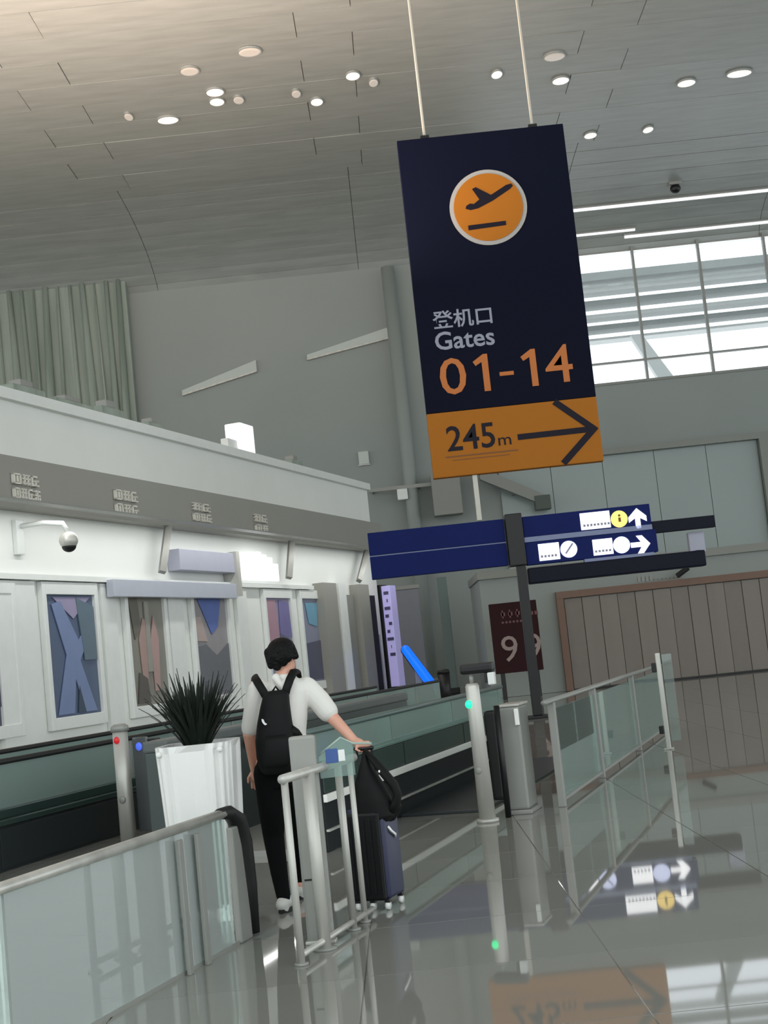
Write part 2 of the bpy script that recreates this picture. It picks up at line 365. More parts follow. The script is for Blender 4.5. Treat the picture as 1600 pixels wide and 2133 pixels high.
# light boxes (posters)
def art(parent, w_, h, polys):
    for col, pts in polys:
        m = mat('poster_%d_%d_%d' % col, S(*col), .45, noise=.5, nscale=2.5)
        mb = MB(); n = len(pts); d = .072+.004*polys.index((col, pts))
        vs = [(.06, x*w_, z*h) for x, z in pts]+[(d, x*w_, z*h) for x, z in pts]
        mb.add(vs, [tuple(range(n)), tuple(range(2*n-1, n-1, -1))]+[(i, i+n, (i+1) % n+n, (i+1) % n) for i in range(n)])
        mb.build('picture_area', m, parent)
PO = [
 (-70, 12, 'left edge dark purple picture in a white frame cut by the picture edge', (84,84,100), [((70,68,88), [(0,.2),(1,.1),(1,.6),(0,.7)])]),
 (85, 186, 'largest poster, pale blue standing figure on dark blue ground', (84,98,124),
   [((150,142,172), [(.15,.98),(.92,.98),(.55,.80)]), ((118,134,172), [(.12,.92),(.3,.95),(.62,.62),(.82,.75),(.9,.7),(.62,.45),(.9,.02),(.66,.02),(.5,.3),(.42,.02),(.1,.02),(.35,.5)]),
    ((60,74,92), [(.5,.02),(.66,.02),(.56,.24)]), ((96,114,128), [(.62,.98),(.98,.9),(.98,.45),(.72,.45)])]),
 (255, 330, 'grey brown poster of two slim figures, left of the potted plant', (134,132,124),
   [((104,100,92), [(.05,.98),(.3,.98),(.34,.7),(.16,.6)]), ((166,140,134), [(.3,.1),(.42,.1),(.46,.6),(.52,.75),(.4,.8),(.26,.6)]), ((172,144,140), [(.6,.12),(.74,.12),(.8,.6),(.7,.82),(.58,.6)]),
    ((92,88,84), [(.1,.02),(.44,.02),(.4,.24),(.2,.3)]), ((150,148,140), [(.44,.3),(.58,.3),(.56,.95),(.46,.95)])]),
 (393, 462, 'poster of blue wedge over peach and dark grey, above the plant', (150,146,150),
   [((92,112,176), [(.15,.98),(.85,.98),(.7,.7),(.5,.62)]), ((108,110,116), [(.02,.02),(.98,.02),(.98,.52),(.6,.4),(.3,.52),(.02,.5)]), ((176,160,156), [(.02,.8),(.2,.8),(.35,.55),(.02,.56)])]),
 (545, 596, 'pink and violet poster right behind the person', (146,142,168),
   [((170,136,150), [(.02,.98),(.4,.98),(.5,.4),(.02,.3)]), ((118,112,160), [(.55,.98),(.95,.95),(.98,.55),(.5,.55)]), ((92,96,116), [(.3,.02),(.98,.02),(.98,.5),(.5,.6)])]),
 (620, 662, 'cyan topped grey violet poster nearest the far columns', (136,140,160),
   [((112,160,184), [(.2,.95),(.8,.95),(.7,.66),(.3,.7)]), ((88,90,108), [(.05,.02),(.98,.02),(.98,.5),(.05,.46)])]),
]
for (p0, p1, lab, base, polys) in PO:
    s0 = LS(p0, 1240, LW)[0]; s1 = LS(p1, 1240, LW)[0]; wd = s1-s0
    t = thing('poster', lab, 'poster', W(LW, s0, 1.05), -A, 'framed posters on the shop wall')
    MB().bbox(.006, .05, 0, wd, 0, 2.22, .008).build('print', mat('poster_base_%d_%d_%d' % base, S(*base), .4, noise=.6, nscale=1.6), t)
    fr = M_whitefr
    for q in ((-.13,0,-.22,2.45),(wd,wd+.13,-.22,2.45),(0,wd,-.22,0),(0,wd,2.22,2.45)):
        MB().bbox(.004, .12, q[0], q[1], q[2], q[3], .012).build('frame_bar', fr, t)
    art(t, wd, 2.22, polys)
# glazed banner panels and sloped brackets above the posters
t, s, z = onwall('banner_panel', 'upper grey lilac glazed banner panel right of the first sloped bracket', 'panel', 350, 1190, 'grey lilac banner panels', .01)
s1 = LS(462, 1160, LW)[0]
M_lav = mat('grey_lilac_glass', S(168,170,186), .3, noise=.3)
MB().bbox(0, .3, 0, s1-s, 0, .46, .01).build('face', M_lav, t); MB().box(0, .36, s1-s, s1-s+.18, -.55, .5).build('end_post', M_steel, t)
t, s, z = onwall('banner_panel', 'lower grey lilac banner panel running over the light boxes', 'panel', 210, 1246, 'grey lilac banner panels', .01)
MB().bbox(.13, .3, 0, s1-s, 0, .34, .01).build('face', mat('pale_lilac_panel', S(180,184,196), .3, noise=.3), t)
for (px, py, px2, py2, lab) in ((352,1112,338,1192,'sloped grey bracket under the fascia, first and widest'),(609,1144,602,1204,'sloped grey bracket under the fascia in the middle'),(764,1140,748,1210,'thin sloped bracket near the far end of the fascia')):
    s, z = LS(px, py, LW+.3); sb, zb = LS(px2, py2, LW+.3)
    zt = 4.75
    o = MB().tube([(0, s, zt), (0, sb, zb)], .10, 4).build('wall_bracket', M_steeld, None, loc=W(LW+.3, 0), rz=-A)
    tag(o, lab, 'bracket', 'sloped brackets below the fascia')
t, s, z = onwall('lit_display', 'cluster of bright white lit shop letters above the person head', 'sign', 492, 1234, None, .02)
for q, (dx, h) in enumerate([(0,.5),(.32,.62),(.66,.7),(1.0,.72),(1.34,.66),(1.7,.6),(2.05,.45)]):
    MB().bbox(.13, .2, dx, dx+.24, .28, h+.28, .02).build('letter', M_soft, t)
# surveillance camera at the left
t, s, z = onwall('surveillance_camera', 'white dome surveillance camera with dark lens on a bent arm', 'camera', 32, 1098, None, 0)
MB().bbox(0, .1, -.12, .12, -.5, .12, .02).build('wall_plate', M_whitefr, t)
MB().tube([(0,0,0),(.5,.1,.02),(.8,.25,-.02),(.86,.3,-.18)], .045, 8).build('arm', M_whitefr, t, True)
MB().ball((.86,.3,-.33), .17, .17, .16).build('dome', M_steel, t, True); MB().ball((.86,.3,-.43), .13, .13, .11).build('lens', M_black, t, True)
# lamp box on top of the shop wall
s, z = LS(520, 962, LW)
t = thing('rooftop_lamp', 'white box lamp on a short mast on top of the shop wall', 'lamp', W(LW-.2, s, 6.95), -A)
MB().bbox(-.22, .22, -.42, .42, .0, .75, .04).build('box', M_soft, t); MB().bbox(-.1, .1, -1.0, -.42, 0, .3, .02).build('foot', M_whitefr, t)
# roof clutter on the shop wall edge
for q, (px, wd, h, lab) in enumerate([(45, 1.1, .35, 'low grey duct on the shop roof edge, nearest the left'), (130, 1.5, .28, 'flat grey duct on the shop roof edge, second from the left'), (225, 1.0, .42, 'grey duct with raised cap on the shop roof edge, third from the left'), (320, .8, .3, 'small grey duct on the shop roof edge left of the lamp box'), (610, .8, .35, 'small duct on the shop roof edge right of the lamp box')]):
    s, _ = LS(px, 900, LW)
    t = thing('roof_duct', lab, 'duct', W(LW-.25, s, 6.95), -A, 'ducts on the shop roof')
    MB().bbox(-.2, .15, 0, wd, 0, h*.6, .03).build('duct_body', M_streaked, t); MB().bbox(-.15, .1, wd*.3, wd*.7, h*.6, h, .03).build('cap', M_steeld, t)
# high wall at the far left; flutes and streaked colour imitate wavy reflections
fl = struct(MB().box(-34, -9.2, FY-.5, FY-.02, 6.5, 18.2).build('wall_left_back', M_streaked))
for i in range(24):
    x = -20.5+i*.48; h = .12+.07*math.sin(i*2.3)
    MB().tube([(x, FY-.55, 6.6), (x+.15*math.sin(i), FY-.6, 11), (x, FY-.55, 17.5)], [h*.7, h, h*.6], 8).build('reflection_flute', M_streaked, fl, True)
# sloping cove light across the far wall
for (a, b, lab) in (((380,822),(535,772),'left piece of the faint sloping light line on the far wall'), ((640,748),(822,700),'right piece of the faint sloping light line on the far wall')):
    p, q = at(*a, FY-.1), at(*b, FY-.1)
    t = thing('wall_light_line', lab, 'light', p, 0, 'sloping light lines on the far wall'); d = q-p
    MB().prism([(0,0),(d.x,d.z),(d.x,d.z+.42),(0,.16)], -.05, .08).build('glow_face', M_dim, t); MB().prism([(0,-.06),(d.x,d.z-.06),(d.x,d.z),(0,0)], -.1, .08).build('lip', M_steel, t)
p = at(759, 967, FY-.1)
t = thing('wall_lamp', 'small bright rectangular wall lamp on the far wall left of the gate sign', 'lamp', p)
MB().bbox(-.2, .2, -.08, .08, 0, .5, .02).build('lens', M_dim, t); MB().box(-.24, .24, -.02, .09, -.04, .0).build('bracket', M_steel, t)
# pale column beside the sign and glow slot
p0 = at(842, 1000, FY-.4); p1 = at(866, 1000, FY-.4)
t = thing('round_column', 'pale slender column behind the left edge of the gate sign', 'column', ((p0.x+p1.x)/2, FY-.6, 0))
MB().tube([(0,0,0),(0,0,16.6)], .26, 16).build('shaft', M_wall, t, True); MB().tube([(0,0,0),(0,0,.5)], .36, 16).build('base', M_steeld, t, True)

# downlights in the ceiling
DL = [(350,250,.62,'brightest downlight of the left ceiling, high over the first poster'),(268,243,.24,'small faint ceiling downlight furthest left in its row'),(452,212,.42,'oval ceiling downlight right of the brightest left one'),
 (497,208,.3,'small downlight close beside the oval one in the left ceiling'),(448,192,.5,'dim wide downlight just above the oval one in the left ceiling'),(660,212,.36,'single bright downlight midway between left ones and the gate sign'),
 (617,195,.26,'small downlight just left of the single bright one'),(735,158,.4,'dim warm downlight left of the left sign cable'),(778,172,.26,'tiny downlight nearest the left sign cable'),
 (1155,118,.6,'upper downlight of the stack right of the right sign cable'),(1168,168,.5,'lower downlight of the stack right of the right sign cable'),(1035,155,.32,'downlight between the two sign cables'),
 (1230,282,.42,'low downlight just right of the gate sign top corner'),(1350,270,.34,'low downlight second right of the gate sign top corner'),(1430,173,.55,'long downlight towards the right picture edge'),(1540,153,.75,'longest downlight at the right picture edge'),(395,148,.5,'faint warm downlight in the beige upper left ceiling'),(520,108,.6,'topmost faint warm downlight in the beige ceiling')]
for (px, py, wd, lab) in DL:
    x, y, z = ray(px, py); tt = (CZ-.03-EYE)/z; X, Y = x*tt, y*tt
    if Y > 46.5: Y = 46.2
    o = thing('ceiling_downlight', lab, 'light', (X, Y, CZ-.05), 0, 'scattered downlights in the ceiling')
    MB().loft([((0,0,-.02),wd*.42,.2),((0,0,.0),wd*.5,.28)], 20).build('lens', M_lamp if wd > .3 and py > 150 else M_lampd, o, False); MB().loft([((0,0,0),wd*.56,.33),((0,0,.05),wd*.56,.33)], 20).build('ring', M_ceil, o)

# ================================================================== FAR HALL, between shop wall and doors (Y 40..54)
DY = 40.0
pl0 = at(1000, 1230, DY)
db = struct(MB().box(pl0.x, 16, DY, DY+5, 0, 3.55).build('wall_right', M_wall))
struct(MB().box(pl0.x-.05, 16.05, DY-.12, DY+5, 3.4, 3.62).build('trim_3', M_walldk))
# recess panel of frosted glass higher on the far wall
q0 = at(1000, 1180, FY); q1 = at(1575, 918, FY)
t = thing('frosted_glass_bay', 'large pale teal frosted glass bay on the far wall behind the blue sign', 'glass', (0, FY, 0))
for i in range(5):
    a = 4.6+(q1.x-4.6)*i/5; b = 4.6+(q1.x-4.6)*(i+1)/5-.02
    MB().box(a, b, -.16, -.12, 3.7, 8.35).build('pane', mat('bay_pane', S(146,158,155), .2, noise=.3, nscale=.3), t)
MB().box(4.4, q1.x+.5, -.45, .0, 8.35, 8.6).build('head_beam', M_walldk, t); MB().box(q1.x, q1.x+.45, -.45, 0, 3.6, 8.35).build('jamb', M_walldk, t)
t = thing('wall_column', 'light grey broad pier right of the frosted glass bay at the picture edge', 'column', (q1.x+2.3, FY-.3, 0))
MB().bbox(-1.1, 2.2, -.3, .25, 3.6, 8.2, .04).build('shaft', M_whitefr, t); MB().box(-1.15, 2.25, -.36, .25, 6.0, 6.25).build('band', M_walldk, t)
# brown framed shutter doors
a = at(1158, 1245, DY-.1); zt = 2.62
dr = struct(bpy.data.objects.new('door_1', None)); C.collection.objects.link(dr); dr.location = (a.x, DY-.1, 0)
x1 = 11.6
MB().bbox(0, .2, -.1, .1, 0, zt, .01).build('frame_post', M_brown, dr); MB().bbox(0, x1+.2, -.1, .1, zt, zt+.2, .01).build('frame_head', M_brown, dr)
npan = 22
for i in range(npan):
    u0 = .22+(x1-.4)*i/npan; u1 = .22+(x1-.4)*(i+1)/npan-.012
    MB().bbox(u0, u1, -.03-(i % 3)*.012, .06, .04, zt-.02, .012).build('panel', M_shut if i % 3 else M_shut2, dr)
MB().box(.2, x1, -.09, .09, 0, .045).build('sill', M_black, dr)
# maroon sign with the number
a = at(1018, 1262, DY-2); b = at(1142, 1405, DY-2)
t = thing('maroon_sign', 'maroon upright sign board with the number 99 behind the black pole', 'sign', (a.x, DY-2, 0))
sw = b.x-a.x-.1
zb = .72; zt_ = 2.62
MB().bbox(0, sw, 0, .14, zb, zt_, .015).build('board', M_maroon, t)
for xx in (.12, sw-.24): MB().box(xx, xx+.12, .03, .11, 0, zb).build('foot', M_black, t)
text('digit', '9', M_orlet if 0 else mat('dull_white_letter', S(150,132,126), .5), t, .22, .66, 1.02, 1.72, -.005)
text('digit', '9', MATS['dull_white_letter'], t, .86, 1.30, 1.02, 1.72, -.005)
MD = mat('faint_maroon_letter', S(104,66,66), .5)
for i in range(3): MB().box(.30+i*.2, .42+i*.2, -.01, 0, 2.26, 2.36).box(.33+i*.2, .37+i*.2, -.01, 0, 2.2, 2.42).build('letter', MD, t)
for i in range(3): MB().box(.96+i*.13, 1.05+i*.13, -.01, 0, 2.22, 2.32).build('letter', MD, t)
for i in range(6): MB().box(.3+i*.1, .36+i*.1, -.01, 0, 2.06, 2.12).build('letter', MD, t)
# hall fittings between wall end and doors
p = at(930, 1300, 48)
t = thing('glass_pier', 'dim green glass pier standing in the distant hall', 'column', (p.x, 48, 0)); MB().bbox(-.16, .16, -.12, .12, 0, 4.0, .02).build('shaft', mat('dim_green', S(96,112,108), .3), t); MB().bbox(-.22, .22, -.18, .18, 0, .2, .02).build('base', M_black, t)
p = at(865, 1330, 50)
t = thing('wall_panel', 'grey violet wall panel in the distant hall above the blue neon tube', 'panel', (p.x, 50, 0)); MB().bbox(-1.0, .3, 0, .2, .0, 3.8, .02).build('board', mat('grey_violet', S(128,130,138), .5), t); MB().bbox(-1.05, .35, -.04, .24, 3.8, 3.95, .02).build('cap', M_steeld, t)
p = at(803, 1330, 44)
t = thing('totem_sign', 'tall dark totem with a glowing lilac edge past the shop wall', 'sign', (p.x, 44, 0), math.radians(-20))
MB().bbox(-.2, .12, -.3, .3, .25, 3.75, .02).build('body', M_black, t); MB().bbox(.13, .42, -.28, .26, .55, 3.7, .02).build('lit_face', M_lilac, t)
for i in range(9): MB().box(.22+.06*math.sin(i*2), .34+.05*math.cos(i*3), -.30, -.285, 1.5+i*.24, 1.6+i*.24).build('letter', mat('violet_print', S(80,76,112), .5), t)
MB().bbox(-.25, .46, -.35, .35, 0, .25, .02).build('base', M_steeld, t)
p = at(790, 1390, 43); t = thing('leaning_banner', 'narrow pale blue grey banner stand left of the totem', 'banner', (p.x-.02, 43, 0)); MB().bbox(-.12, .14, 0, .05, .3, 2.2, .01).build('cloth', mat('pale_blue_grey', S(140,146,170), .6), t); MB().bbox(-.2, .22, -.1, .15, 0, .3, .02).build('base', M_steeld, t)
a = at(845, 1353, 42); b = at(902, 1430, 42)
t = thing('neon_tube', 'slanted glowing blue tube light beyond the walkway', 'light', a)
d = b-a
MB().limb([(0,0,0), d], [.13,.15], 12).build('tube', M_neon, t, True)
MB().limb([(.0,.17,-.02), (d.x, .17, d.z-.02)], [.15,.17], 8).build('backing', M_skirt, t, True)
MB().bbox(-.08+d.x*.4, .12+d.x*.4, .12, .25, -a.z, d.z*.4, .01).build('post', M_steeld, t); MB().bbox(-.16+d.x*.4, .2+d.x*.4, .05, .35, -a.z, -a.z+.1, .01).build('base', M_steeld, t)
p = at(928, 1440, 38); t = thing('waste_bin', 'small black bin far away left of the green lit post', 'bin', (p.x, 38, 0)); MB().loft([((0,0,0),.14,.14),((0,0,.9),.17,.17)], 16).build('body', M_black, t, True); MB().loft([((0,0,.9),.18,.18),((0,0,1.0),.15,.15)], 16).build('lid', M_rubber, t, True)
# beams and camera box below the big sign
a = at(1000, 1000, 53.2); b = at(1145, 1058, 53.2)
t = thing('ceiling_beam', 'sloping grey beam with a dark end under the gate sign', 'beam', a)
d = b-a; MB().prism([(0,0),(d.x,d.z),(d.x,d.z+.42),(0,.5)], -.2, .2).build('beam_body', M_walldk, t); MB().bbox(d.x-.55, d.x+.05, -.25, .25, d.z-.05, d.z+.5, .03).build('end_box', mat('dark_green_grey', S(78,88,80), .5), t)
MB().box(d.x*.5-.05, d.x*.5+.05, .1, .78, d.z*.5, d.z*.5+.2).build('wall_arm', M_walldk, t)
a = at(905, 1075, 53.2); t = thing('hanging_duct', 'square grey duct hanging behind the lower edge of the gate sign', 'duct', (a.x, 53.2, 0))
MB().bbox(0, 1.1, -.4, .4, 6.6, 8.2, .03).build('duct_body', M_walldk, t); MB().box(.4, .7, .4, .79, 7.2, 7.5).build('wall_bracket', M_steeld, t)
a = at(770, 1026, 53.2); b = at(900, 1014, 53.2); t = thing('ceiling_rail', 'thin dark hanging rail left of the hanging duct', 'rail', a)
MB().box(0, b.x-a.x, -.06, .06, 0, .14).build('bar', M_steeld, t)
for xx in (.1, 1.9): MB().box(xx, xx+.08, .06, .79, .02, .1).build('wall_arm', M_steeld, t)
MB().bbox(1.05, 1.45, -.15, .15, -.42, 0, .03).build('spotlight', M_whitefr, t)

# ================================================================== SIGNS
GY = 28.0
t = thing('gate_sign', 'huge navy and orange hanging sign reading Gates 01-14 with an arrow', 'sign', (0, GY, 0))
X0, X1, Z0, ZM, Z1 = 1.07, 4.54, 4.99, 6.32, 12.10
MB().bbox(X0, X1, 0, .25, ZM, Z1, .015).build('navy_panel', M_navy, t); MB().bbox(X0, X1, 0, .25, Z0, ZM-.004, .015).build('orange_panel', M_orange, t)
rg = MB().disc(2.80, 10.48, .80, -.02, .01, 56).build('ring', M_discw, t); dc = MB().disc(2.80, 10.48, .715, -.035, -.02, 56).build('disc', M_orange, t)
# departing aeroplane drawn as dark flat print
pl = [(-.46,-.02),(-.38,.02),(-.30,.0),(-.17,.09),(-.30,.33),(-.22,.36),(.08,.16),(.42,.34),(.53,.36),(.56,.31),(.50,.25),(.10,.03),(-.22,-.10),(-.38,-.12),(-.48,-.08)]
MB().prism([(2.80+x*.98, 10.57+z*.98) for x, z in pl], -.045, -.034).build('aeroplane', M_darkpr, t)
MB().prism([(2.34,10.03),(3.12,10.06),(3.12,10.15),(2.34,10.13)], -.045, -.034).build('runway', M_darkpr, t)
text('chinese_text', '登机口', M_whlet, t, 1.40, 2.62, 8.04, 8.42, -.003, .01, bold=.015)
text('english_text', 'Gates', M_whlet, t, 1.40, 2.62, 7.60, 7.98, -.003, .01, bold=.015)
text('digit', '0', M_orlet, t, 1.42, 1.96, 6.66, 7.42, -.003, .01, bold=.004)
for x0 in (2.12, 3.10): MB().prism([(x0+.18,6.66),(x0+.31,6.66),(x0+.31,7.43),(x0+.22,7.43),(x0,7.29),(x0+.05,7.20),(x0+.18,7.27)], -.013, -.003).build('digit', M_orlet, t)
MB().box(2.64, 2.93, -.013, -.003, 6.94, 7.02).build('dash', M_orlet, t)
text('digit', '4', M_orlet, t, 3.58, 4.14, 6.68, 7.46, -.003, .01, bold=.004)
text('distance', '245', M_darkpr, t, 1.42, 2.40, 5.50, 6.02, -.003, .01, bold=.01)
text('unit', 'm', M_darkpr, t, 2.46, 2.72, 5.52, 5.68, -.003, .01)
MB().box(1.36, 2.84, -.008, 0, 5.38, 5.405).box(1.50, 2.66, -.008, 0, 5.31, 5.325).build('underline', mat('brown_print', S(120,72,30), .5), t)
def bar(m, a, b, w_, y0, y1):
    a, b = Vector((a[0],a[1])), Vector((b[0],b[1])); d = (b-a).normalized(); n = Vector((-d.y, d.x))*w_/2
    m.prism([tuple(a+n), tuple(b+n), tuple(b-n), tuple(a-n)], y0, y1)
ar = MB(); bar(ar, (2.86,5.65), (4.40,5.66), .12, -.010, .001); bar(ar, (3.68,6.30), (4.46,5.62), .13, -.012, .001); bar(ar, (3.72,5.02), (4.46,5.70), .13, -.014, .001)
ar.build('arrow', M_darkpr, t)
for x in (1.66, 3.92): MB().tube([(x,.12,Z1),(x-.02,.12,CZ+.02)], .032, 6).build('cable', M_cable, t)
for x in (1.66, 3.92): MB().bbox(x-.09, x+.09, .05, .2, Z1, Z1+.08, .01).build('clamp', M_black, t)
MB().bbox(1.86, 1.96, .08, .18, 4.05, Z0, .01).build('lower_strut', M_cable, t)
# blue direction sign on a black pole
t = thing('direction_sign', 'wide blue direction sign with white arrows on a black pole', 'sign', (0, GY, 0))
PX = 2.62
lp = MB().bbox(-.38, 2.38, -.06, .2, 3.56, 4.02, .012).build('left_panel', M_blue, t); MB().bbox(-.38, 2.38, -.06, .2, 3.08, 3.535, .012).build('left_panel', M_blue, t)
MB().box(-.38, 2.38, -.03, .18, 3.535, 3.56).build('seam_strip', M_bluegr, t)
MB().bbox(2.40, 2.74, -.16, .3, 3.05, 4.10, .02).build('pole_head', M_black, t)
MB().bbox(PX-.09, PX+.10, -.07, .12, .05, 3.06, .015).build('pole', M_black, t); MB().bbox(PX-.3, PX+.3, -.25, .3, 0, .05, .01).build('base_plate', M_black, t)
MB().bbox(2.75, 5.33, -.06, .2, 3.60, 4.02, .012).build('right_upper_panel', M_blue, t); MB().box(2.75, 5.33, -.08, .18, 3.50, 3.60).build('divider', M_bluegr, t)
MB().bbox(2.75, 5.40, -.06, .2, 3.04, 3.50, .012).build('right_lower_panel', M_blue, t)
MB().bbox(2.75, 6.32, -.10, .25, 2.66, 2.98, .03).build('lower_bar', M_bluedk, t); MB().box(3.9, 5.3, -.09, .1, 2.98, 3.04).build('seam_strip', M_bluegr, t)
MB().bbox(5.34, 6.62, .0, .2, 3.42, 3.66, .012).build('side_arm', M_bluedk, t)
def gx(px, py): p = at(px, py, GY-.07); return p.x, p.z
def icon(parent, kind, px, py, m, r=.17, lab=None):
    x, z = gx(px, py)
    if kind == 'disc': o = MB().disc(x, z, r, -.08, -.058, 28).build('icon_disc', m, parent)
    elif kind == 'up':
        o = MB().prism([(x-.05,z-.21),(x+.05,z-.21),(x+.05,z+.0),(x+.18,z-.08),(x+.18,z+.03),(x,z+.2),(x-.18,z+.03),(x-.18,z-.08),(x-.05,z+.0)], -.08, -.058).build('arrow', m, parent)
    elif kind == 'right':
        o = MB().prism([(x-.19,z-.05),(x+.02,z-.05),(x-.07,z-.18),(x+.05,z-.18),(x+.2,z),(x+.05,z+.18),(x-.07,z+.18),(x+.02,z+.05),(x-.19,z+.05)], -.08, -.058).build('arrow', m, parent)
    return o
icon(t, 'up', 1328, 1079, M_lit); icon(t, 'right', 1334, 1134, M_lit)
icon(t, 'disc', 1290, 1081, M_lity); icon(t, 'disc', 1185, 1144, M_litb); icon(t, 'disc', 1295, 1135, M_litb)
M_inkf = mat('grey_ink', S(150,150,170), .5)
for (px, py, wd, h) in ((1240,1084,.60,.34),(1144,1149,.42,.34),(1256,1139,.40,.32)):
    x, z = gx(px, py); MB().bbox(x-wd/2, x+wd/2, -.08, -.058, z-h/2, z+h/2, .006).build('lit_text_panel', M_lit, t)
    n = int(wd/.07)
    for i in range(n): MB().box(x-wd*.42+i*.07, x-wd*.42+i*.07+.045, -.084, -.079, z-h*.32, z-h*.18).build('letter', M_inkf, t)
x, z = gx(1290, 1081); MB().prism([(x-.02,z-.06),(x+.03,z-.06),(x+.03,z+.03),(x-.02,z+.03)], -.085, -.079).disc(x+.005, z+.07, .025, -.085, -.079, 12).build('pictogram', mat('brown_ink', S(120,90,30), .5), t)
x, z = gx(1185, 1144); m = MB(); bar(m, (x-.07,z-.08), (x+.09,z+.11), .03, -.085, -.079); m.build('pictogram', M_inkf, t)
# small lilac box and camera below the bar end
MB().bbox(6.10, 6.42, .26, .45, 2.95, 3.38, .02).build('speaker_box', M_lav, t); MB().bbox(6.2, 6.3, .2, .3, 2.9, 3.0, .01).build('speaker_bracket', M_black, t)
p = at(1418, 1195, DY-.2); t = thing('wall_camera', 'small black camera above the brown door frame', 'camera', (p.x, DY-.12, p.z))
MB().tube([(0,0,.05),(0,-.2,.08)], .03, 6).build('arm', M_black, t); MB().tube([(-.14,-.24,-.06),(.2,-.24,.14)], .075, 10).build('body', M_black, t)
p = at(1330, 1208, DY-.1); t = thing('wall_lettering', 'faint dark lettering on the wall above the brown door frame', 'lettering', (p.x, DY-.01, p.z-.06))
for i in range(11): MB().box(i*.115, i*.115+(.07 if i < 4 else .085), -.02, 0, 0, .14 if i < 4 else .05).build('letter', M_walldk if i > 3 else M_steeld, t)

# ================================================================== WALKWAYS
def loc_frame(l, s): return W(l, s), -A
# walkway A: far left balustrade with teal glass
p, rz = loc_frame(-7.3, 0)
t = thing('moving_walkway', 'long moving walkway balustrade with teal glass behind the planter', 'walkway', p, rz)
MB().bbox(-.22, .0, 8.2, 26, 0, .40, .01).build('skirt', M_skirt, t); MB().bbox(-.24, .03, 8.2, 26, .40, .455, .01).build('ledge', M_greend, t)
MB().bbox(-.20, -.03, 8.2, 26, .455, .54, .01).build('dark_band', M_greend, t)
s = 8.2; i = 0
while s < 25.9:
    e = min(s+2.69, 26); MB().box(-.125, -.10, s+.01, e-.01, .54, .93).build('glass_panel', G_teal, t)
    if i: MB().box(-.14, -.085, s-.02, s+.01, .54, .93).build('joint', M_steeld, t)
    MB().bbox(-.01, .008, s+.02, e-.02, .03, .37, .004).build('skirt_panel', M_skirt, t)
    s = e; i += 1
MB().tube([(-.11,8.2,.955),(-.11,26,.955)], .045, 10, flat=.6).build('handrail', M_rubber, t, True)
m = MB().box(-1.3, -.25, 8.2, 26, .0, .05).build('tread_deck', M_steeld, t)
# inner teal panels behind (other side balustrade)
MB().box(-1.42, -1.38, 8.2, 26, .05, .93).build('far_side_glass', G_teal, t); MB().tube([(-1.4,8.2,.955),(-1.4,26,.955)], .045, 8, flat=.6).build('handrail', M_rubber, t, True)
# walkway B: dark balustrade right of the person
p, rz = loc_frame(-4.2, 0)
t = thing('moving_walkway', 'black moving walkway side with bright metal strips right of the person', 'walkway', p, rz)
MB().bbox(-.22, 0, 10.9, 18, 0, .70, .01).build('skirt', M_skirt2, t)
MB().bbox(-.0, .035, 10.9, 18, .405, .47, .006).build('metal_strip', M_stripe, t); MB().bbox(0, .03, 10.9, 18, .165, .185, .004).build('thin_strip', M_steel, t)
MB().bbox(-.24, .02, 10.9, 18, .70, .725, .005).build('ledge', mat('teal_edge', S(100,128,120), .3), t)
s = 10.9
while s < 17.9:
    e = min(s+2.3, 18); MB().box(-.13, -.10, s+.01, e-.01, .725, .96).build('glass_panel', G_teal, t); MB().bbox(-.005, .012, s+.02, e-.02, .48, .69, .003).build('side_panel', M_greend, t); s = e
MB().tube([(-.11,10.9,.985),(-.11,18,.985)], .045, 10, flat=.6).build('handrail', mat('teal_grey_rail', S(92,108,104), .35), t, True)
MB().bbox(-1.6, -1.4, 10.9, 18, .0, .93, .01).build('inner_balustrade', mat('dim_grey_green', S(66,76,74), .4), t)
MB().box(-1.4, -.22, 10.9, 18, 0, .05).build('tread_deck', M_steeld, t)
MB().bbox(-1.62, -1.38, 10.9, 18, .93, 1.03, .02).build('inner_rail', mat('soft_grey_rail', S(88,94,92), .45), t)
MB().bbox(.0, .84, 12.92, 18, 0, .03, .006).build('landing_plate', M_skirt, t)
MB().ball((-1.37, 12.6, .86), .06, .06, .06).build('button', M_black, t, True)

# near glass balustrade at the lower left
p, rz = loc_frame(-3.5, 0)
t = thing('glass_balustrade', 'near glass balustrade with steel cap rail and black curved end at lower left', 'balustrade', p, rz)
for (s0, s1) in ((3.6,5.2),(5.21,7.46)): MB().box(-.008, .008, s0, s1-.01, .02, .735).build('glass_panel', G_near, t)
MB().tube([(0,3.6,.75),(0,7.45,.75)], .034, 12, flat=.8).build('cap_rail', M_steel, t, True)
MB().tube([(-.045,3.6,.742),(-.045,7.42,.742)], .018, 8).build('rail_core', M_steeld, t, True)
MB().box(-.014, .014, 3.6, 7.5, 0, .02).build('base_channel', M_steeld, t)
MB().tube([(0,7.40,.755),(0,7.54,.745),(0,7.64,.69),(0,7.69,.55),(0,7.71,.3),(0,7.72,.02)], [.03,.042,.058,.062,.058,.045], 10).build('rubber_end', M_rubber, t, True)
MB().bbox(-.02, .02, 7.52, 7.68, .0, .66, .01).build('end_post', M_steeld, t)
for s in (6.78, 7.0): MB().bbox(.03, .05, s, s+.05, 0, .70, .004).build('clamp_post', M_steeld, t)

# ================================================================== GATES
def lamp_disc(parent, x, y, z, r, m, name='signal_light'):
    return MB().ball((x, y, z), r, r*.5, r*1.15).build(name, m, parent, True)
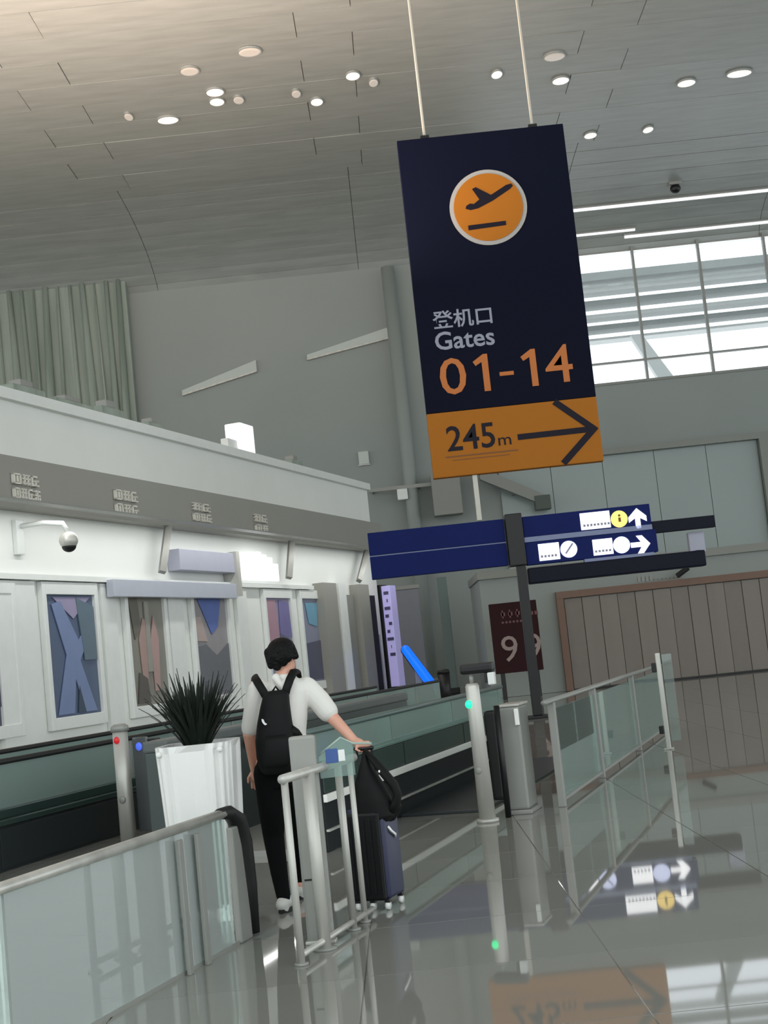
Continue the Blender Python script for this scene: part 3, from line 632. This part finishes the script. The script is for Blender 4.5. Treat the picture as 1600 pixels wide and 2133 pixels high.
# left gate: red lit post and black flap
p = at(256, 1600, 13.4)
t = thing('gate_post', 'slim steel gate post with a small red light left of the planter', 'post', (p.x, 13.4, 0), -A)
MB().loft([((0,0,0),.075,.06),((0,0,1.1),.07,.055)], 20, e=3).build('pole', M_steel, t, True); MB().loft([((0,0,1.1),.085,.07),((0,0,1.15),.08,.065),((0,0,1.17),.05,.04)], 20, e=3).build('cap', M_steeld, t, True)
lamp_disc(t, -.01, -.06, 1.02, .03, M_red); MB().ball((0,-.06,.46), .035, .015, .035).build('sensor', M_steeld, t, True)
p = at(300, 1600, 13.5)
t = thing('gate_flap', 'dark glass gate flap with a blue light between red lit post and planter', 'gate', (p.x, 13.6, 0), -A)
MB().bbox(-.12, .05, -.02, .02, .12, 1.02, .02).build('leaf', mat('smoky_glass', S(92,96,98), .2), t); MB().bbox(.06, .17, -.04, .04, 0, 1.0, .02).build('hinge_post', M_black, t); lamp_disc(t, -.04, -.03, .93, .035, M_bled)
# green lit post
t = thing('gate_post', 'tall steel gate post with a green light right of the suitcase', 'post', (.63, 12.55, 0), -A)
MB().loft([((0,0,0),.075,.065),((-.01,0,1.2),.062,.052),((-.01,0,1.225),.05,.04)], 24).build('pole', M_steel, t, True)
MB().loft([((0,0,0),.1,.09),((0,0,.03),.1,.09)], 24).build('base_ring', M_steel, t, True)
lamp_disc(t, -.045, -.055, 1.045, .032, M_green); MB().ball((-.02,-.06,.46), .03, .015, .035).build('sensor', M_steeld, t, True)
MB().tube([(-.01,0,1.22),(-.01,0,1.31)], .02, 10).build('neck', M_steeld, t, True)
MB().bbox(-.10, .21, -.06, .06, 1.31, 1.40, .03).build('scanner', M_black, t); MB().bbox(.15, .21, -.05, .03, 1.20, 1.31, .01).build('reader', M_whitefr, t); MB().bbox(.12, .15, -.04, .03, 1.22, 1.31, .005).build('reader_back', M_black, t)
t = thing('gate_flap', 'black swing gate flap just right of the green lit post', 'gate', (.775, 12.75, 0), -A)
MB().bbox(-.065, .05, -.02, .02, .16, .96, .03).build('leaf', M_rubber, t); MB().tube([(.055,0,0),(.055,0,1.0)], .028, 10).build('hinge_post', M_black, t, True)
t = thing('gate_cabinet', 'grey steel gate cabinet between the black flap and glass fence', 'cabinet', (.96, 12.95, 0), -A)
MB().bbox(-.09, .10, -.08, .30, .04, .97, .02).build('body', M_steeld, t); MB().bbox(-.10, .11, -.09, .31, .97, .995, .008).build('top_plate', M_steel, t)
MB().bbox(.06, .10, -.11, -.08, .80, .95, .008).build('card_reader', M_stripe, t); MB().bbox(-.12, .13, -.12, .34, 0, .04, .01).build('plinth', M_steeld, t)
# right glass fence
p, rz = loc_frame(-2.62, 0)
t = thing('glass_fence', 'low glass fence with steel rail running to the far doors', 'fence', p, rz)
posts = [12.9, 15.2, 18.2, 21.3]
for a, b in zip(posts[:-1], posts[1:]):
    MB().box(-.006, .006, a+.05, b-.05, .08, .90).build('glass_panel', G_teal, t)
for q in posts: MB().bbox(-.035, .035, q-.035, q+.035, 0, .96, .008).build('post', M_steeld, t)
MB().tube([(0,12.6,.975),(0,21.4,.975)], .035, 10, flat=.7).build('handrail', M_steeld, t, True); MB().box(-.02, .02, 12.9, 21.3, .05, .08).build('bottom_rail', M_steeld, t)
for q in (13.0, 14.0): MB().bbox(-.012, .012, q, q+.95, .5, .9, .01).build('dark_panel', M_greend, t)
t = thing('glass_gate_post', 'tall clear gate post with black hinges at the end of the fence', 'post', (3.28, 17.9, 0), -A)
MB().bbox(-.03, .03, -.03, .03, 0, 1.22, .01).build('pole', M_steel, t); MB().bbox(.05, .17, -.01, .01, .1, 1.2, .004).build('glass_leaf', glass('gate_leaf_glass', (.8,.86,.84), .93), t)
MB().bbox(-.09, -.03, -.04, .04, .98, 1.10, .01).build('hinge', M_black, t); MB().bbox(-.09, -.03, -.04, .04, .2, .3, .01).build('hinge', M_black, t); MB().bbox(-.06,.06,-.06,.06,0,.02,.005).build('foot', M_steel, t)

# middle barrier railing in front of the person
p, rz = loc_frame(-2.88, 0)
t = thing('barrier_railing', 'steel barrier railing with upright bars standing before the person', 'railing', p, rz)
MB().tube([(0,6.9,.965),(0,8.05,.965)], .026, 12).build('top_rail', M_steel, t, True)
MB().tube([(0,6.95,.05),(0,8.12,.05)], .018, 8).build('bottom_rail', M_steel, t, True)
for (s_, r) in ((6.93,.020),(7.28,.036),(7.76,.022),(7.97,.017)):
    MB().tube([(0,s_,0),(0,s_,.955)], r, 14).build('upright', M_steel, t, True)
    MB().tube([(0,s_,0),(0,s_,.012)], r*1.9, 14).build('base_flange', M_steeld, t, True)
# pylon and glass leaf right behind it
p = at(628, 1600, 8.0)
t = thing('gate_pylon', 'flat grey metal gate pylon between the railing and the person', 'post', (p.x+.02, 8.0, 0), math.radians(-4))
MB().bbox(-.078, .075, -.03, .03, .0, 1.155, .018).build('body', M_steeld, t); MB().bbox(-.088, .085, -.04, .04, 0, .02, .006).build('foot', M_steel, t); MB().bbox(-.06, .055, -.034, -.029, .35, .36, .001).build('seam', M_black, t)
t = thing('glass_gate_leaf', 'small teal glass gate leaf with pale edge beside the suitcase handle', 'gate', (p.x+.10, 8.05, 0), math.radians(4))
MB().prism([(0,.90),(.20,.90),(.20,1.075),(.135,1.115),(0,1.03)], -.005, .005).build('glass', glass('clear_teal_glass', (.66,.80,.76), .9), t)
e = MB(); e.tube([(0,0,1.03),(.135,0,1.118),(.20,0,1.078),(.31,0,1.065)], .007, 6); e.build('edge', mat('pale_glass_edge', S(160,180,172), .3), t, True)
MB().bbox(.04, .11, -.012, -.006, .98, 1.06, .003).build('blue_sticker', mat('blue_print', S(60,90,150), .5), t); MB().bbox(.112, .15, -.012, -.006, .985, 1.05, .003).build('white_sticker', M_whitefr, t)

# ================================================================== PLANTER
PY = 8.75
p = at(414, 1600, PY)
t = thing('potted_plant', 'spiky dark green plant in a tall white ribbed pot', 'plant', (p.x+.01, PY, 0), math.radians(-6))
pot = MB(); n = 128; rings = [(0,.19),(.02,.195),(.6,.215),(1.10,.238),(1.14,.238),(1.14,.215),(1.06,.21)]
vs = []
for z, hw in rings:
    for k in range(n):
        a = 2*math.pi*k/n; ct, st = math.cos(a), math.sin(a); e = 5.0
        rr = hw*(1-(0.085 if k % 8 in (0,1,2) else (0.03 if k % 8 in (3,7) else 0))*(1 if z < 1.12 else 0))
        vs.append((rr*math.copysign(abs(ct)**(2/e), ct), rr*math.copysign(abs(st)**(2/e), st), z))
fs = [(i*n+k, i*n+(k+1) % n, (i+1)*n+(k+1) % n, (i+1)*n+k) for i in range(len(rings)-1) for k in range(n)]
fs.append(tuple(range(n))[::-1]); fs.append(tuple((len(rings)-1)*n+k for k in range(n)))
pot.add(vs, fs).build('pot', M_pot, t); MB().loft([((0,0,1.06),.208,.208),((0,0,1.085),.195,.195)], 32, e=4).build('soil', M_soil, t)
for sx in (-1, 1): MB().ball((sx*.19, -.236, 1.10), .018, .012, .018).build('rim_stud', M_whitefr, t, True)
lf = []
for L, bend in ((.46,.10),(.43,.22),(.49,.04)):
    m = MB(); vs = []
    for i in range(7):
        q = i/6; wd = .017*(1-q**2.2)+.001; x = L*math.sin(bend*q*1.2)*q; z = L*q*math.cos(bend*q*.8)
        vs += [(x, -wd, z), (x+.006*(1-q), 0, z-.002), (x, wd, z)]
    fs = []
    for i in range(6): fs += [(i*3, i*3+1, i*3+4, i*3+3), (i*3+1, i*3+2, i*3+5, i*3+4)]
    o = m.add(vs, fs).build('leaf', M_leaf, t); sd = o.modifiers.new('s', 'SOLIDIFY'); sd.thickness = .003; lf.append(o)
for k in range(150):
    o = lf[k] if k < 3 else lf[k % 3].copy()
    if k >= 3: C.collection.objects.link(o); o.parent = t
    a = k*2.39996; til = .03+.50*((k % 50)/50)**.85
    o.location = (.05*math.cos(a), .05*math.sin(a), 1.07+.05*random.random())
    o.rotation_euler = Euler((0, til+random.uniform(-.08,.08), a)); sc = random.uniform(.75, 1.08)*(1.0-.12*til); o.scale = (sc, sc, sc)

# ================================================================== PERSON
R0 = Vector((-.86, 9.15, 0))
def P(px, py, Y=9.15): return at(px, py, Y)-R0
person = thing('person', 'person seen from behind in white shirt and black trousers gripping luggage', 'person', R0)
hc = P(588, 1366)
yaw = -.30
hip = P(578, 1590); lsh, rsh = P(536, 1432, 9.13), P(642, 1430, 9.17)
lel, lwr = P(519, 1530, 9.17), P(530, 1602, 9.30)
rel, rwr, rhd = P(690, 1492, 9.12), P(738, 1543, 9.03), P(757, 1553, 8.99)
lhp, rhp = P(560, 1610, 9.13), P(600, 1610, 9.17)
lkn, lan = P(570, 1742, 9.2), P(591, 1872, 9.1)
rkn, ran = P(622, 1745, 9.40), P(624, 1832, 9.55)
ltoe = lan+Vector((.05,.15,-.06)); rtoe = ran+Vector((.05,.15,-.02))
rtoe.z = .03; ltoe.z = .03
body = MB()
nk = P(592, 1412); ch = P(588, 1465)
body.loft([(hip+Vector((0,0,-.08)),.13,.10),(hip,.15,.105),(P(582,1545),.125,.095),(P(586,1500),.14,.10),(ch,.155,.105),(P(590,1430),.15,.09),(P(591,1415),.09,.07),(P(591,1404),.055,.055)], 24, yaw)
body.limb([P(590,1420), P(593,1398), P(594,1378)], [.062,.055,.056])
body.ball(hc+Vector((0,0,.005)), .078, .092, .108, 24, 16)      # skull
fdir = Vector((math.sin(.65), math.cos(.65), -.1)).normalized(); side = Vector((math.cos(.65), -math.sin(.65), 0))
body.ball(hc+fdir*.035+Vector((0,0,-.06)), .056, .062, .06)     # jaw
body.limb([hc+fdir*.085+Vector((0,0,.01)), hc+fdir*.105+Vector((0,0,-.025))], [.010,.014], 8)   # nose
body.limb([hc+fdir*.09+side*-.02+Vector((0,0,-.055)), hc+fdir*.09+side*.02+Vector((0,0,-.055))], [.007,.007], 8)  # mouth
for sg_ in (-1, 1): body.ball(hc+side*sg_*.083+Vector((0,0,-.012)), .010, .018, .030, 10, 8)
body.limb([lsh, lel, lwr], [.056,.043,.029]); body.limb([rsh, rel, rwr], [.056,.044,.029])
body.limb([lhp, lkn, lan], [.085,.055,.038]); body.limb([rhp, rkn, ran], [.085,.055,.038])
body.limb([lan+Vector((0,-.02,-.03)), ltoe], [.035,.03]); body.limb([ran+Vector((0,-.02,-.03)), rtoe], [.035,.03])
# right hand closed round the suitcase handle: bar runs along hb, fingers wrap over it
HB = rhd+Vector((.0,0,-.018)); hb = Vector((math.cos(.35), -math.sin(.35)*.6, 0)).normalized()
body.limb([rwr, rwr+(rhd-rwr)*.6], [.028,.032]); fw = Vector((-hb.y, hb.x, 0))
palm = HB+Vector((0,0,.026))
body.limb([palm-hb*.03, palm+hb*.03], [.022,.022], 10)
for i, (off, ln) in enumerate(((-.033,.9),(-.012,1.05),(.011,1.0),(.033,.82))):
    c = HB+hb*off; r_ = .021
    pts = [c+Vector((0,0,r_+.006))-fw*.012, c+fw*r_*.9+Vector((0,0,r_*.8)), c+fw*r_*1.15*ln+Vector((0,0,-.006)), c+fw*.006+Vector((0,0,-r_*1.1)), c-fw*.010+Vector((0,0,-r_*.9))]
    body.limb(pts, [.0092,.0092,.0086,.008,.0072], 8)
body.limb([palm-hb*.035-fw*.01, HB-hb*.045-fw*.024+Vector((0,0,0)), HB-hb*.02-fw*.027+Vector((0,0,-.014))], [.012,.010,.0085], 8)
# left hand, relaxed in front of the hip
hd = (lwr-lel).normalized(); body.limb([lwr, lwr+hd*.06], [.027,.030], 10)
fx = Vector((1,0,0)); fx = (fx-hd*fx.dot(hd)).normalized(); fy = hd.cross(fx).normalized()
for i, (off, ln) in enumerate(((-.03,.062),(-.01,.075),(.011,.07),(.031,.055))):
    b0 = lwr+hd*.075+fx*off
    body.limb([b0-hd*.02, b0+hd*ln*.45+fy*.006, b0+hd*ln*.85+fy*.026], [.0095,.0088,.0075], 8)
body.limb([lwr+hd*.03-fx*.024, lwr+hd*.06-fx*.048+fy*.01, lwr+hd*.085-fx*.05+fy*.022], [.012,.010,.0085], 8)
remesh(body.build('body', M_skin, person), .0055, 3)
# eyes
for sg_ in (-1, 1):
    MB().ball(hc+fdir*.084+side*sg_*.03+Vector((0,0,.008)), .010, .010, .010, 10, 8).build('eye', mat('eye_white', S(225,222,218), .2), person, True)
# hair: full short bob, longer at the left back
hm = MB(); hm.ball(hc+Vector((-.002,-.006,.026)), .098, .108, .094, 24, 16)
hm.limb([hc+Vector((-.085,-.02,.03)), hc+Vector((-.074,-.045,-.055))], [.032,.026]); hm.limb([hc+Vector((-.04,-.07,.0)), hc+Vector((-.035,-.07,-.065))], [.045,.03])
hm.limb([hc+Vector((.01,-.075,.0)), hc+Vector((.008,-.072,-.04))], [.045,.032]); hm.limb([hc+Vector((.07,-.04,.02)), hc+Vector((.088,-.01,-.012))], [.034,.022])
for i in range(26):
    a = -2.9+i*2.7/25; x, y = .094*math.cos(a), .104*math.sin(a)
    drop = -.075+.055*(i/25)
    hm.limb([hc+Vector((x*.92,y*.92,.02)), hc+Vector((x, y, drop*.5)), hc+Vector((x*.9, y*.92, drop+random.uniform(-.008,.008)))], [.016,.013,.006], 6)
remesh(hm.build('hair', M_hair, person), .006, 2)
# shirt
sh = MB()
sh.loft([(P(592,1562),.125,.115),(P(590,1540),.15,.125),(P(588,1500),.17,.128),(P(587,1465),.178,.125),(P(588,1440),.178,.11),(P(590,1424),.14,.092),(P(591,1413),.088,.075),(P(592,1406),.068,.066)], 28, yaw)
sh.loft([(P(622,1592),.07,.085),(P(622,1570),.085,.10),(P(620,1535),.09,.10)], 20, yaw)
sh.limb([lsh+Vector((.01,0,-.01)), lsh+(lel-lsh)*.5, lsh+(lel-lsh)*.86], [.070,.064,.060]); sh.limb([rsh+Vector((-.015,0,-.012)), rsh+(rel-rsh)*.5, rsh+(rel-rsh)*.84], [.080,.074,.070])
for i in range(14):      # collar roll / hood at the nape
    a = 2*math.pi*i/14; a2 = 2*math.pi*(i+1)/14; c = P(592,1406)
    sh.limb([c+Vector((.066*math.cos(a),.064*math.sin(a),.004*math.sin(a))), c+Vector((.066*math.cos(a2),.064*math.sin(a2),.004*math.sin(a2)))], [.012,.012], 8)
sh.limb([P(575,1412,9.06), P(588,1432,9.04), P(606,1410,9.07)], [.03,.035,.03])
remesh(sh.build('shirt', M_shirt, person), .008, 4)
# trousers
tr = MB()
tr.loft([(P(576,1640),.12,.105),(P(577,1610),.15,.12),(P(580,1585),.148,.118),(P(582,1560),.125,.112),(P(583,1550),.12,.105)], 26, yaw)
tr.limb([lhp, P(567,1690,9.17), lkn, P(582,1820,9.14), lan+Vector((0,0,.012))], [.102,.088,.070,.056,.046])
tr.limb([rhp, P(612,1690,9.3), rkn, ran+Vector((0,.0,.0))], [.102,.085,.068,.050])
remesh(tr.build('trousers', M_black_cl, person), .009, 4)
for (an, toe) in ((lan, ltoe), (ran, rtoe)):
    d = (Vector((toe.x,toe.y,0))-Vector((an.x,an.y,0))).normalized(); b = Vector((an.x, an.y, 0))
    s_ = MB(); s_.limb([b-d*.03+Vector((0,0,.055)), b+d*.05+Vector((0,0,.058)), b+d*.16+Vector((0,0,.04))], [.043,.044,.033]); s_.limb([b-d*.02+Vector((0,0,.03)), b+Vector((0,0,.10))], [.04,.04])
    o = remesh(s_.build('shoe', mat('white_trainer', S(205,205,200), .6), person), .006, 3)
    m = MB(); m.limb([b-d*.04+Vector((0,0,.016)), b+d*.17+Vector((0,0,.016))], [.016,.016], 8); vv = m.v
    sole = MB().loft([((*(b+d*.06).xy, .002), .125, .045), ((*(b+d*.06).xy, .026), .128, .047)], 20, math.atan2(d.y, d.x)); sole.build('sole', M_rubber, o)
# backpack
bp = thing('backpack', 'black backpack with a small white logo on the person back', 'backpack', R0+Vector((0,0,0)))
def B(px, py, d=0): return at(px, py, 8.98+d)-R0
bk = MB(); bk.loft([(B(578,1612),.075,.05),(B(577,1602),.105,.075),(B(576,1575),.128,.09),(B(574,1540),.130,.092),(B(572,1505),.112,.088),(B(573,1470),.095,.075),(B(575,1448),.085,.06),(B(576,1438),.06,.04)], 28, yaw*.5, 2.6)
remesh(bk.build('pack_body', M_bag, bp), .008, 4)
pk = MB(); pk.loft([(B(578,1598,-.09),.075,.02),(B(577,1588,-.095),.09,.03),(B(575,1545,-.10),.085,.03),(B(574,1532,-.095),.07,.02)], 20, yaw*.5, 3).build('front_pocket', M_bag, bp, True)
fl_ = MB(); fl_.tube([B(604,1520,-.02), B(618,1528,0), B(628,1532,.04)], [.035,.03,.01], 10).build('side_strap', M_bag, bp, True)
def strap(name, pts): MB().tube(pts, .027, 10, flat=.5).build(name, M_bag, bp, True)
strap('shoulder_strap', [B(560,1462,.02), B(548,1440,.03), B(536,1420,.07), B(530,1410,.17), B(530,1425,.30)])
strap('shoulder_strap', [B(590,1462,.02), B(597,1435,.0), B(604,1415,.02), B(612,1399,.10), B(620,1398,.19), B(625,1425,.31)])
MB().tube([B(568,1440,0), B(574,1430,0), B(582,1440,0)], .008, 6).build('top_handle', M_bag, bp, True)
lg = at(553, 1503, 8.98)-R0
MB().prism([(lg.x-.014,lg.z+.022),(lg.x-.003,lg.z+.018),(lg.x+.004,lg.z-.002),(lg.x+.018,lg.z-.014),(lg.x+.006,lg.z-.02),(lg.x-.006,lg.z-.008),(lg.x-.012,lg.z+.004)], lg.y-.098, lg.y-.060).build('logo', M_whitefr, bp)

# ================================================================== LUGGAGE
LY = 8.9
p = at(786, 1800, LY); yw = math.radians(-22)
sc_ = thing('suitcase', 'upright suitcase with black front and navy side on white wheels', 'suitcase', (p.x-.02, LY, 0), yw)
body = MB().bbox(-.125, .125, -.08, .17, .065, .62, .025).build('shell', M_casen, sc_, True)
MB().bbox(-.128, .105, -.105, -.07, .06, .60, .018).build('front_shell', M_caseb, sc_)
for i in range(5): MB().bbox(-.10+i*.045, -.085+i*.045, -.111, -.10, .10, .56, .004).build('rib', M_caseb, sc_)
for x in (-.10, .0, .10):
    for y in (-.07, .14):
        if x == 0 and y > 0: continue
        wh = MB().tube([(x-.012,y,.027),(x+.012,y,.027)], .026, 14).build('wheel', M_whitefr, sc_, True); MB().bbox(x-.018, x+.018, y-.018, y+.018, .045, .07, .005).build('fork', M_black, wh)
hw_ = W  # keep name
lh = rhd+R0-sc_.location
HBw = HB+R0
inv = Matrix.Rotation(-yw, 3, 'Z')
hl = inv @ (HBw-Vector(sc_.location)); hbl = inv @ hb
grip = MB().limb([hl-hbl*.055, hl+hbl*.055], [.013,.013], 10).build('handle_grip', M_black, sc_, True)
for sg_ in (-1, 1):
    top = hl+hbl*.05*sg_; MB().tube([(.05*sg_, .12, .60), tuple(top)], .007, 8).build('telescopic_tube', M_black, sc_, True)
MB().tube([(.128,-.02,.50),(.14,0,.47),(.14,.06,.44),(.128,.08,.42)], .008, 6).build('side_handle', M_stripe, sc_, True)
# black bag on top with looped strap
bg_ = thing('travel_bag', 'soft black bag with looped strap lying on top of the suitcase', 'bag', (p.x-.02, LY, .62))
def Q(px, py, Y=LY): return at(px, py, Y)-Vector((p.x-.02, LY, .62))
b = MB(); b.loft([(Q(779,1712),.11,.10),(Q(780,1700),.135,.115),(Q(775,1665),.125,.11),(Q(768,1635),.095,.095),(Q(763,1605),.05,.06),(Q(760,1580),.022,.03),(Q(759,1564),.012,.014)], 24, yw, 2.3)
b.limb([Q(795,1700), Q(815,1696), Q(826,1680)], [.05,.045,.035])
remesh(b.build('bag_body', M_bag, bg_), .008, 4)
MB().tube([Q(760,1562), Q(778,1583,LY-.03), Q(800,1610,LY-.05), Q(820,1634,LY-.05), Q(829,1655,LY-.05), Q(824,1676,LY-.05), Q(812,1692,LY-.05)], [.018,.034,.042,.042,.040,.042,.04], 12, flat=.6).build('strap_loop', M_bag, bg_, True)
MB().ball(Q(790,1607,LY-.08), .007, .006, .009).build('buckle', M_stripe, bg_, True)
print('objects', len(bpy.data.objects))
